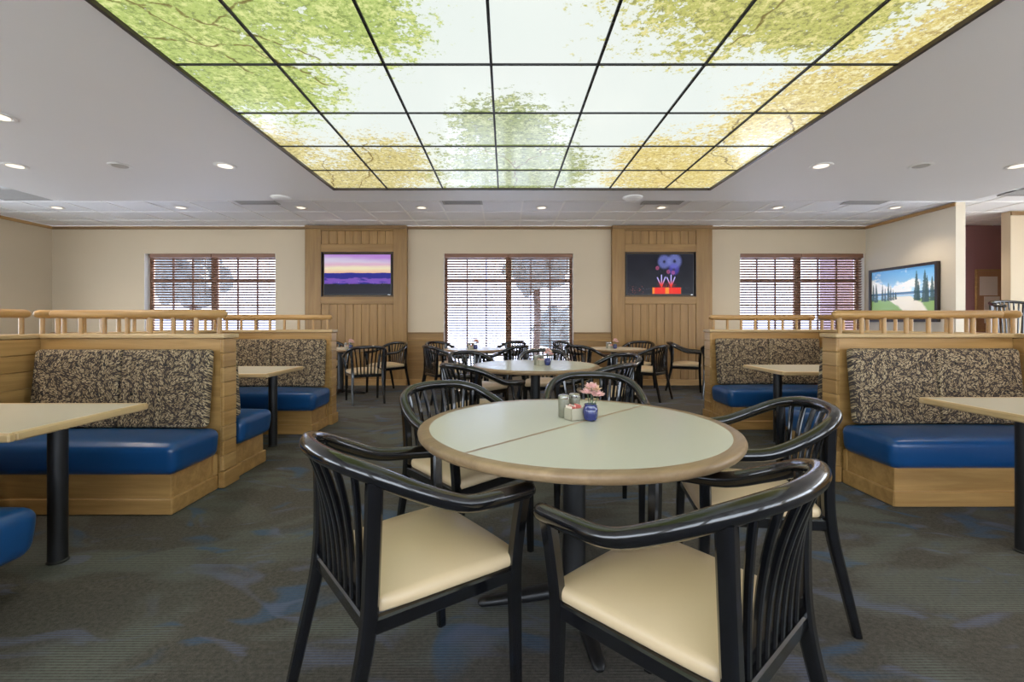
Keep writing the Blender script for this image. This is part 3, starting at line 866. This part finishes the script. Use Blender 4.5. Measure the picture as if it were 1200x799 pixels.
# ================================================================== BOOTHS
PT = 0.15               # partition thickness
CAPZ = 1.052
RAILZ = 1.19
def rail_on(t, a, b, n, axis, off=0.0):
    """round rail with balusters on top of a low partition; a..b along the axis"""
    P = (lambda s, z: (s, off, z)) if axis == 0 else (lambda s, z: (off, s, z))
    MB().tube([P(a+.03, RAILZ), P((a+b)/2, RAILZ), P(b-.03, RAILZ)], .029, 14, True).obj('hand_rail', M['oak_x' if axis == 0 else 'oak_y'], t, True, 60)
    m_ = MB().tube([(0,0,CAPZ-.002), (0,0,RAILZ-.02)], .015, 10).mesh('baluster', M['oak_z'], True, 60)
    for k in range(n):
        s = a + .055 + (b-a-.11)*k/(n-1)
        link('baluster', m_, t, P(s, 0))
def cross_partition(xa, sgn, yf, label, L=1.26):
    """partition between booths: aisle end at xa, runs L away from the aisle, front face at yf"""
    t = thing('booth_partition', label, 'partition', (xa, yf, 0), group='oak partitions between the booths')
    X = lambda v: v*sgn
    yb = PT
    MB().cbox(X(.022), X(L), .004, yb-.004, 0.0, CAPZ-.03).obj('panel', M['oak_x'], t)
    n = 9; z0 = .115; ph = (CAPZ-.03-z0)/n
    m_ = MB().cbox(X(0), X(.024), 0, yb, .0015, ph-.0015, .004).mesh('plank', M['oak_y'])
    m2 = MB().cbox(X(0), X(.024), 0, yb, .0015, ph-.0015, .004).mesh('plank', M['oak_end'])
    for k in range(n): link('plank', random.choice((m_, m2)), t, (0, 0, z0 + ph*k))
    MB().cbox(X(-.014), X(.03), -.016, yb+.016, 0.003, .112, .005).obj('plinth', M['oak_y'], t)
    MB().cbox(X(-.012), X(L), -.014, yb+.014, CAPZ-.029, CAPZ, .005).obj('cap', M['oak_pale_x'], t)
    lo, hi = sorted((X(.02), X(L-.0)))
    rail_on(t, lo, hi, 8, 0, yb/2)
    return t
def long_partition(x, sgn, y0, y1, label, rails):
    """low wall at the closed end of the booths; x is its booth-side face"""
    t = thing('booth_partition', label, 'partition', (x, 0, 0), group='oak partitions between the booths')
    X = lambda v: v*sgn
    MB().cbox(X(.014), X(PT-.014), y0, y1, 0, CAPZ-.03).obj('core', M['oak_y'], t)
    n = 9; z0 = .03; ph = (CAPZ-.03-z0)/n
    for side in (0, PT-.015):
        m_ = MB().cbox(X(side), X(side+.015), y0, y1, .0015, ph-.0015, .004).mesh('plank', M['oak_y'])
        for k in range(n): link('plank', m_, t, (0, 0, z0+ph*k))
    MB().cbox(X(-.014), X(PT+.014), y0, y1, CAPZ-.029, CAPZ, .005).obj('cap', M['oak_pale_y'], t)
    for a, b, nb_ in rails: rail_on(t, a, b, nb_, 1, X(PT/2))
    return t
def bench(xa, sgn, yback, face, label, L=1.21, depth=.44, over=.045):
    """padded bench: aisle end xa, back against yback, facing face (+1/-1 in y)"""
    xa = xa + .028*sgn
    t = thing('booth_bench', label, 'bench', (xa, yback, 0), group='blue padded booth benches')
    X = lambda v: v*sgn; Y = lambda v: v*face
    MB().cbox(X(.012), X(L), Y(0.018), Y(depth), .004, .24).obj('base', M['oak_x'], t)
    MB().cbox(X(-.004), X(L), Y(0.022), Y(depth+.016), .003, .098, .006).obj('plinth', M['oak_x'], t)
    MB().cbox(X(0.0), X(.012), Y(.018), Y(.06), .1, .24).obj('corner_strip', M['oak_z'], t)
    zs0, zs1 = .236, .425
    lo, hi = sorted((X(-over), X(L-.004))); f0, f1 = sorted((Y(.05), Y(depth+.055)))
    cxm, cym = (lo+hi)/2, (f0+f1)/2; hx, hy = (hi-lo)/2, (f1-f0)/2
    def warp(p):
        u = (p.x-cxm)/hx; v = (p.y-cym)/hy; tz = (p.z-zs0)/(zs1-zs0)
        k = max(0, 1-u*u)**.5*max(0, 1-v*v)
        z = p.z + (0.022*k if tz > .5 else 0)
        # front and end swell a little and lean in towards the bottom
        s = 1.0 - 0.10*(1-tz)**2
        y = p.y
        if (v*face) > 0: y = cym + (p.y-cym)*(1-0.07*(1-tz)**2)
        return (p.x if u*sgn > 0 else cxm + (p.x-cxm)*(1-.025*(1-tz)**2), y, z)
    MB().rbox(lo, hi, f0, f1, zs0, zs1, .05, (16, 8, 2), warp, 4).obj('seat_cushion', M['vinyl_blue'], t, True, 70)
    # back cushion: two pads leaning back, with buttons
    bl, bh = .012, L-.03
    halfw = (bh-bl)/2
    for k in range(2):
        a, b = sorted((X(bl + halfw*k + .001), X(bl + halfw*(k+1) - .001)))
        def lean(p):
            tz = (p.z-.43)/.52
            return (p.x, p.y + Y(.055*(1-tz)), p.z)
        y0, y1 = sorted((Y(.018), Y(.092)))
        pad = MB().rbox(a, b, y0, y1, .44, .95, .026, (6, 2, 6), lean, 3).obj('back_cushion', M['fabric'], t, True, 70)
        btn = MB().lathe([(0, -.004), (.008, -.002), (.010, .001), (0, .002)], 10).mesh('button', M['bezel'], True)
        for r_, z in enumerate((.85, .66)):
            for q in range(3):
                fx = (q + .5 + (.0 if r_ else .15))/3.2
                yy = Y(.0935 + .055*(1-(z-.43)/.52))
                o = link('button', btn, pad, (a + (b-a)*fx, yy, z)); o.rotation_euler = (PI/2*(1 if face < 0 else -1), 0, 0)
    return t
def booth_table(xa, sgn, y0, y1, px, py, z, label, L=1.15):
    t = thing('booth_table', label, 'table', (px, py, 0), group='rectangular booth tables')
    a, b = sorted((xa-px, xa-px+L*sgn)); c, d = y0-py, y1-py
    MB().rbox(a+.03, b-.03, c+.03, d-.03, z-.006, z, .002, (2,2,1), None, 1).obj('laminate', M['laminate_cream'], t)
    MB().cbox(a+.006, b-.006, c+.006, d-.006, z-.03, z-.006, .003).obj('top_board', M['oak_pale_x'], t)
    for (x0, x1, yy0, yy1, nm) in ((a, b, c, c+.03, 'oak_pale_x'), (a, b, d-.03, d, 'oak_pale_x'), (a, a+.03, c+.03, d-.03, 'oak_pale_y'), (b-.03, b, c+.03, d-.03, 'oak_pale_y')):
        MB().cbox(x0, x1, yy0, yy1, z-.034, z-.0005, .006).obj('edge_strip', M[nm], t)
    MB().lathe([(.0, 0.001), (.043, .001), (.043, .006), (.0375, .012), (.0375, z-.03), (0, z-.03)], 24).obj('pole', M['black_metal'], t, True, 40)
    MB().cbox(-.12, .12, -.12, .12, z-.042, z-.031).obj('mount_plate', M['black_metal'], t)
    # bracket on the closed side
    w0, w1 = sorted(((b if sgn > 0 else a) - .05*sgn, (b if sgn > 0 else a)))
    MB().cbox(w0, w1, c+.15, d-.15, z-.10, z-.035).obj('wall_bracket', M['black_metal'], t)
    return t

LXA, RXA = -1.93, 2.345
LYF1, LYF2 = 3.15, 5.10
RYF1, RYF2 = 3.27, 5.30
# left
bL = LXA - 1.26
cross_partition(LXA, -1, LYF1, 'low oak partition with rail behind the near left booth bench')
cross_partition(LXA, -1, LYF2, 'low oak partition with rail closing the far left booth')
cross_partition(LXA, -1, 1.15, 'low oak partition behind the corner bench at the lower left edge')
long_partition(bL, -1, 1.15, LYF2+PT, 'long low oak plank wall with rail at the left of the left booths', [(1.3, 3.16, 12), (3.19, 5.22, 13)])
bench(LXA, -1, LYF1, -1, 'blue vinyl bench with patterned back in the near left booth, below the rail')
bench(LXA, -1, LYF1+PT, 1, 'blue vinyl bench on the window side of the near left partition')
bench(LXA, -1, LYF2, -1, 'blue vinyl bench with patterned back in the far left booth')
bench(LXA, -1, 1.15+PT, 1, 'blue vinyl bench corner cut by the lower left edge', over=.16)
booth_table(-1.895, -1, 1.755, 2.445, -2.125, 2.185, .705, 'cream rectangular booth table cut by the left edge')
booth_table(-1.985, -1, 3.83, 4.52, -2.135, 4.22, .705, 'cream rectangular booth table in the far left booth')
# right
bR = RXA + 1.26
cross_partition(RXA, 1, RYF1, 'low oak partition with rail behind the near right booth bench')
cross_partition(RXA, 1, RYF2, 'low oak partition with rail closing the far right booth')
long_partition(bR, 1, 1.3, RYF2+PT, 'long low oak plank wall with rail at the right of the right booths', [(1.4, 3.26, 12), (3.29, 5.42, 13)])
bench(RXA, 1, RYF1, -1, 'blue vinyl bench with patterned back in the near right booth, below the rail')
bench(RXA, 1, RYF1+PT, 1, 'blue vinyl bench on the window side of the near right partition')
bench(RXA, 1, RYF2, -1, 'blue vinyl bench with patterned back in the far right booth')
booth_table(2.36, 1, 1.95, 2.64, 2.56, 2.27, .705, 'cream rectangular booth table cut by the right edge')
booth_table(2.405, 1, 3.99, 4.68, 2.57, 4.36, .705, 'cream rectangular booth table in the far right booth')

# ================================================================== ROUND TABLES
def round_table(x, y, R, z, rot, label, lam='laminate_sage'):
    t = thing('round_table', label, 'table', (x, y, 0), rot, 'round dining tables')
    ri = R - .045
    # two laminate leaves with a wooden strip between them
    for s in (1, -1):
        n = 40; g = .008
        a0 = math.asin(g/ri)
        pts = [(ri*math.cos(a0 + (PI-2*a0)*k/n), s*ri*math.sin(a0 + (PI-2*a0)*k/n)) for k in range(n+1)]
        mb = MB(); m = len(pts)
        mb.add([(p[0], p[1], z-.008) for p in pts] + [(p[0], p[1], z) for p in pts],
               [tuple(range(m)), tuple(range(m, 2*m))] + [(i, (i+1) % m, m+(i+1) % m, m+i) for i in range(m)])
        mb.obj('table_leaf', M[lam], t)
    MB().box(-ri, ri, -.008, .008, z-.008, z-.0003).obj('seam_strip', M['oak_rim'], t)
    MB().lathe([(ri, z-.03), (ri, z-.0005), (R-.010, z-.0005), (R-.003, z-.004), (R, z-.012), (R-.002, z-.022), (R-.012, z-.034), (R-.03, z-.038), (ri-.02, z-.038), (ri-.02, z-.03)], 72).obj('rim', M['oak_rim'], t, True, 50)
    MB().lathe([(0, z-.032), (ri+.004, z-.032), (ri+.004, z-.008), (0, z-.008)], 48).obj('top_board', M['oak_rim'], t)
    MB().lathe([(0, .03), (.05, .03), (.055, .06), (.046, .1), (.046, z-.06), (.075, z-.045), (.075, z-.033), (0, z-.033)], 24).obj('column', M['black_metal'], t, True, 40)
    fm = MB().sweep([(.03, 0, .062), (.12, 0, .05), (.24, 0, .034), (.345, 0, .022), (.375, 0, .018), (.385, 0, .014)], rrect(.018, .028, .009), (0,0,1), [1.35, 1.2, 1, .8, .72, .4]).mesh('foot', M['black_metal'], True, 50)
    for k in range(4):
        link('foot', fm, t, None, PI/2*k - rot + math.radians(4))
    return t
TZ = .722
TABLES = {
 'front': (.275, 1.86, .622, math.radians(46), 'big round sage-topped table in the foreground'),
 'middle': (.285, 4.47, .612, math.radians(0), 'round sage-topped table behind the foreground table'),
 'backleft': (-2.62, 7.3, .46, 0.3, 'round table by the sunset column behind the left booth'),
 'backmid': (-.47, 7.2, .50, 0.2, 'round table in front of the middle window'),
 'backright': (1.72, 7.35, .50, 0.4, 'round wooden table by the firework column'),
 'farright': (3.75, 7.5, .50, 0.0, 'round table mostly hidden behind the far right booth'),
}
for k, (x, y, R, rot, lab) in TABLES.items():
    round_table(x, y, R, TZ, rot, lab, 'laminate_sage' if k in ('front', 'middle', 'backmid') else 'laminate_cream')

# table settings
def table_set(tx, ty, rz, where, grp):
    """two shakers, a packet caddy and a vase of flowers, offsets as on the foreground table"""
    R_ = Matrix.Rotation(rz, 4, 'Z')
    def at(dx, dy): v = R_ @ Vector((dx, dy, 0)); return (tx+v.x, ty+v.y, TZ+.0005)
    for i, (dx, dy, wh) in enumerate(((-.050, .006, 'left of two, '), (.002, .042, 'right of two, '))):
        t = thing('shaker', 'grey steel-topped shaker, %s%s' % (wh, where), 'shaker', at(dx, dy), group='shakers on the tables')
        MB().lathe([(0, 0), (.022, 0), (.0245, .004), (.0235, .04), (.0245, .076), (.0235, .08), (0, .08)], 20).obj('body', M['shaker_body'], t, True, 40)
        MB().lathe([(0, .0805), (.0245, .0805), (.0255, .083), (.025, .092), (.021, .096), (0, .0965)], 20).obj('lid', M['steel'], t, True, 40)
    t = thing('packet_caddy', 'small white caddy of pink and white packets ' + where, 'caddy', at(-.012, -.045), rz + .5, 'packet caddies on the tables')
    m = MB(); a, b, h_ = .034, .026, .05
    m.box(-a, a, -b, b, 0, .004); m.box(-a, -a+.003, -b, b, 0, h_); m.box(-a, a, -b, -b+.003, 0, h_); m.box(-a, a, b-.003, b, 0, h_)
    m.obj('tray', M['caddy_white'], t)
    MB().box(a-.003, a+.001, -b, b, 0, h_).obj('end_plate', M['caddy_dark'], t)
    for q in range(7):
        pm = MB().box(-.0015, .0015, -.02, .02, .006, .058 + .008*random.random())
        o = pm.obj('packet', M['packet_pink' if q % 3 else 'packet_white'], t); o.location = (-.025 + .008*q, random.uniform(-.003, .003), 0); o.rotation_euler = (random.uniform(-.12,.12), random.uniform(-.2, .2), 0)
    t = thing('flower_vase', 'small cobalt blue vase of pink flowers ' + where, 'vase', at(.052, -.064), rz, 'flower vases on the tables')
    MB().lathe([(0, .001), (.021, .001), (.028, .008), (.032, .032), (.031, .05), (.025, .061), (.0265, .07), (.023, .07), (.021, .06), (0, .055)], 24).obj('pot', M['vase_blue'], t, True, 50)
    rr = random.Random(int((tx+20)*100))
    for q, (fx, fy, fz) in enumerate(((-.012, 0, .112), (.018, .008, .124), (.002, -.012, .138), (.030, -.004, .102))):
        MB().tube([(fx*.2, fy*.2, .045), (fx*.6, fy*.6, fz*.7), (fx, fy, fz)], .0018, 5).obj('stem', M['leaf_green'], t)
        m = MB()
        for ring, (n, L_, el) in enumerate(((5, .034, .35), (5, .029, .8), (4, .018, 1.2))):
            for k in range(n):
                a_ = 2*PI*k/n + ring*.6 + q
                d = Vector((math.cos(a_)*math.cos(el), math.sin(a_)*math.cos(el), math.sin(el))); s_ = Vector((-math.sin(a_), math.cos(a_), 0))
                c0 = Vector((fx, fy, fz)); up = d.cross(s_)*-.004
                m.add([c0, c0+d*L_*.5+s_*L_*.42+up, c0+d*L_+s_*L_*.2, c0+d*L_-s_*L_*.2, c0+d*L_*.5-s_*L_*.42+up, c0+d*L_*.55-up], [(0,1,5),(1,2,5),(2,3,5),(3,4,5),(4,0,5)])
        m.obj('blossom', M['petal_pink' if q != 1 else 'petal_cream'], t, True, 60)
    m = MB()
    for (dx, dy, L_) in ((.03, .0, .05), (-.02, .02, .045)):
        m.add([(0, 0, .05), (dx*.5+.006, dy*.5-.006, .072), (dx, dy, .05+.01), (dx*.5-.006, dy*.5+.006, .072)], [(0,1,2),(0,2,3)])
    m.obj('leaf', M['leaf_green'], t)
table_set(.300, 1.985, 0.0, 'on the foreground round table', '')
table_set(.345, 4.46, 0.0, 'on the middle round table', '')
table_set(-2.42, 7.1, 0.0, 'on the table by the sunset column', '')
table_set(-.52, 7.15, 0.0, 'on the table before the middle window', '')
table_set(1.66, 7.3, 0.0, 'on the table by the firework column', '')

# ================================================================== ARMCHAIRS
def make_chair(label):
    t = thing('dining_armchair', label, 'chair', (0,0,0), 0, 'black slat-back armchairs with tan seats')
    bl = M['black_lacquer']
    half = [(.258, .232, .640), (.274, .13, .648), (.283, .0, .662), (.272, -.115, .710), (.236, -.205, .756), (.165, -.265, .782), (.085, -.292, .790)]
    pts = half + [(0, -.300, .792)] + [(-x, y, z) for x, y, z in reversed(half)]
    path = catmull(pts, 4)
    MB().tube(path, .0235, 12, True).obj('top_rail', bl, t, True, 60)
    # posts and legs
    pr = rrect(.019, .018, .007)
    for s in (-1, 1):
        MB().sweep(catmull([(.222*s, .218, .0), (.224*s, .212, .2), (.228*s, .205, .40), (.240*s, .208, .52), (.256*s, .215, .632)], 4), pr, (0,1,0),
                   [.78+.22*min(1, k/8) for k in range(17)]).obj('front_leg', bl, t, True, 35)
        MB().sweep(catmull([(.212*s, -.315, 0), (.208*s, -.275, .18), (.204*s, -.232, .38), (.206*s, -.222, .55), (.222*s, -.222, .752)], 4), pr, (0,1,0),
                   [.75+.25*min(1, k/8) for k in range(17)]).obj('back_leg', bl, t, True, 35)
    # apron
    for nm, a, b in (('side_rail', (.226, .205), (.203, -.228)), ('side_rail', (-.226, .205), (-.203, -.228)), ('front_rail', (-.226, .205), (.226, .205)), ('rear_rail', (-.203, -.228), (.203, -.228))):
        MB().sweep([(a[0], a[1], .392), (b[0], b[1], .392)], rrect(.021, .012, .005), (0,0,1)).obj(nm, bl, t, True, 35)
    # seven bowed slats
    for k in range(7):
        u = (k-3)/3.0
        xb = .138*u; xt = .178*u
        yt = -.300 + .045*u*u; zt_ = .775 - .012*u*u
        sp = [(xb + (xt-xb)*q**1.6, -.226 + (yt+.226)*q**2.1, .405 + (zt_-.405)*q) for q in [i/10 for i in range(11)]]
        MB().sweep(sp, rrect(.0085, .009, .004), (0,1,0)).obj('slat', bl, t, True, 40)
    # seat pad
    def warp(p):
        k = 1 - .13*(.215-p.y)/.43                  # narrower at the back
        u = min(1, abs(p.x/.238)); v = min(1, abs((p.y-.01)/.222))
        c = 1 - .035*u**6*v**6
        dome = .036*(1-u**2.6)*(1-v**2.6) if p.z > .43 else 0
        return (p.x*k*c, p.y*c, p.z + dome)
    MB().rbox(-.238, .238, -.212, .232, .412, .452, .019, (12, 12, 1), warp, 4).obj('seat_pad', M['vinyl_tan'], t, True, 70)
    return t
def az(d): return math.radians(d) - PI/2
CHAIRS = [
 (-.277, 1.415, 38, 'black slat-back armchair with tan seat at the lower left of the foreground table'),
 (.440, 1.188, 131, 'black slat-back armchair with tan seat at the lower right of the foreground table'),
 (.99, 1.92, 170, 'black slat-back armchair on the right side of the foreground table'),
 (-.19, 2.285, 314, 'black slat-back armchair on the far left side of the foreground table'),
 (.52, 2.68, 264, 'black slat-back armchair at the far side of the foreground table, behind the blue vase'),
 (-.21, 3.80, 45, 'black slat-back armchair at the near left of the middle table'),
 (-.30, 5.02, 315, 'black slat-back armchair at the far left of the middle table'),
 (.44, 5.36, 268, 'black slat-back armchair at the far side of the middle table'),
 (.74, 3.83, 135, 'black slat-back armchair at the near right of the middle table'),
 (1.03, 4.68, 205, 'black slat-back armchair at the right side of the middle table'),
 (-2.03, 6.62, 117, 'black slat-back armchair seen from behind at the table by the sunset column'),
 (-1.95, 7.52, 232, 'black slat-back armchair with its back to the wall right of the sunset column table'),
 (-3.0, 7.85, 305, 'black slat-back armchair at the far left of the table by the sunset column'),
 (-.88, 6.66, 33, 'black slat-back armchair at the near left of the middle window table'),
 (-1.02, 7.72, 320, 'black slat-back armchair at the far left of the middle window table'),
 (.0, 6.72, 143, 'black slat-back armchair at the near right of the middle window table'),
 (.0, 7.78, 225, 'black slat-back armchair at the far right of the middle window table'),
 (1.2, 6.86, 42, 'black slat-back armchair at the near left of the firework column table'),
 (1.12, 7.82, 320, 'black slat-back armchair at the far left of the firework column table'),
 (2.08, 6.86, 138, 'black slat-back armchair at the near right of the firework column table'),
 (2.2, 7.86, 228, 'black slat-back armchair at the far right of the firework column table'),
 (3.02, 7.72, 338, 'black slat-back armchair with its back to the firework column, facing right'),
 (3.26, 6.92, 52, 'black slat-back armchair half hidden by the far right booth'),
]
c0 = None
for (x, y, a, lab) in CHAIRS:
    if c0 is None:
        c0 = make_chair(lab); c0.location = (x, y, 0); c0.rotation_euler = (0, 0, az(a))
    else:
        dup(c0, (x, y, 0), az(a), lab)
# tall stool by the notice board, only its arched back shows
st = thing('bar_stool', 'dark arched slat-back bar stool before the notice board', 'stool', (XP(1182, 6.9), 6.75, 0), az(265))
bl = M['black_lacquer']
MB().tube(catmull([(.29, .1, 1.37), (.30, -.05, 1.39), (.22, -.2, 1.43), (0, -.25, 1.45), (-.22, -.2, 1.43), (-.30, -.05, 1.39), (-.29, .1, 1.37)], 5), .022, 10, True).obj('back_rail', bl, st, True, 60)
for s in (-1, 1):
    MB().sweep([(.23*s, .2, 0), (.21*s, .17, .74)], rrect(.018, .018, .006), (0,1,0)).obj('leg', bl, st)
    MB().sweep([(.23*s, -.26, 0), (.21*s, -.19, .74), (.23*s, -.18, 1.41)], rrect(.018, .018, .006), (0,1,0)).obj('leg', bl, st)
for k in range(7):
    x = (k-3)*.055
    MB().sweep([(x*.9, -.19, .78), (x, -.20, 1.1), (x*1.1, -.24+.03*abs(k-3)/3, 1.44-.006*abs(k-3))], rrect(.009, .009, .004), (0,1,0)).obj('slat', bl, st)
MB().rbox(-.23, .23, -.2, .22, .74, .80, .025, (4,4,1), None, 3).obj('seat_pad', M['vinyl_tan'], st, True, 70)
MB().cbox(-.2, .2, .17, .2, .25, .28).obj('foot_rest', bl, st)

# ================================================================== OUTSIDE
g = MB().box(-40, 40, -60, 60, -.3, -.13).obj('ground', M['pale_paving']); struct(g, 'grey paving outside the windows', 'ground')
import bmesh
def tree(x, y, zc, r, label, seed):
    t = thing('garden_tree', label, 'tree', (x, y, -.1), group='trees outside the windows')
    bm = bmesh.new(); bmesh.ops.create_icosphere(bm, subdivisions=4, radius=r)
    rr = random.Random(seed)
    from mathutils import noise as mn
    for v in bm.verts:
        n = mn.noise(v.co*2.2/r + Vector((seed*3.1, 0, 0)))*.45 + mn.noise(v.co*6/r + Vector((0, seed*1.7, 0)))*.22
        v.co *= 1 + n
        v.co.z *= .85
    me = bpy.data.meshes.new('crown'); bm.to_mesh(me); bm.free(); me.materials.append(M['foliage'])
    link('crown', me, t, (0, 0, zc+.1))
    MB().tube([(0, 0, 0), (.05, 0, zc*.5), (0, 0, zc)], .1, 8).obj('trunk', M['bark'], t, True)
tree(XP(628, 13), 13, 2.75, .85, 'round dark tree outside the middle window', 1)
tree(XP(655, 16), 16, 1.0, .8, 'low dark bush outside the right half of the middle window', 2)
tree(XP(225, 15), 15, 2.6, 1.0, 'round dark tree outside the left-hand window', 3)
p = MB().cbox(XP(978, 10.2), XP(978, 10.2)+1.1, 10.2, 10.7, -.1, 3.4, .01).obj('brick_pier', M['brick_mauve'])
tag(p, 'mauve brick pier outside the right-hand window', 'pillar')
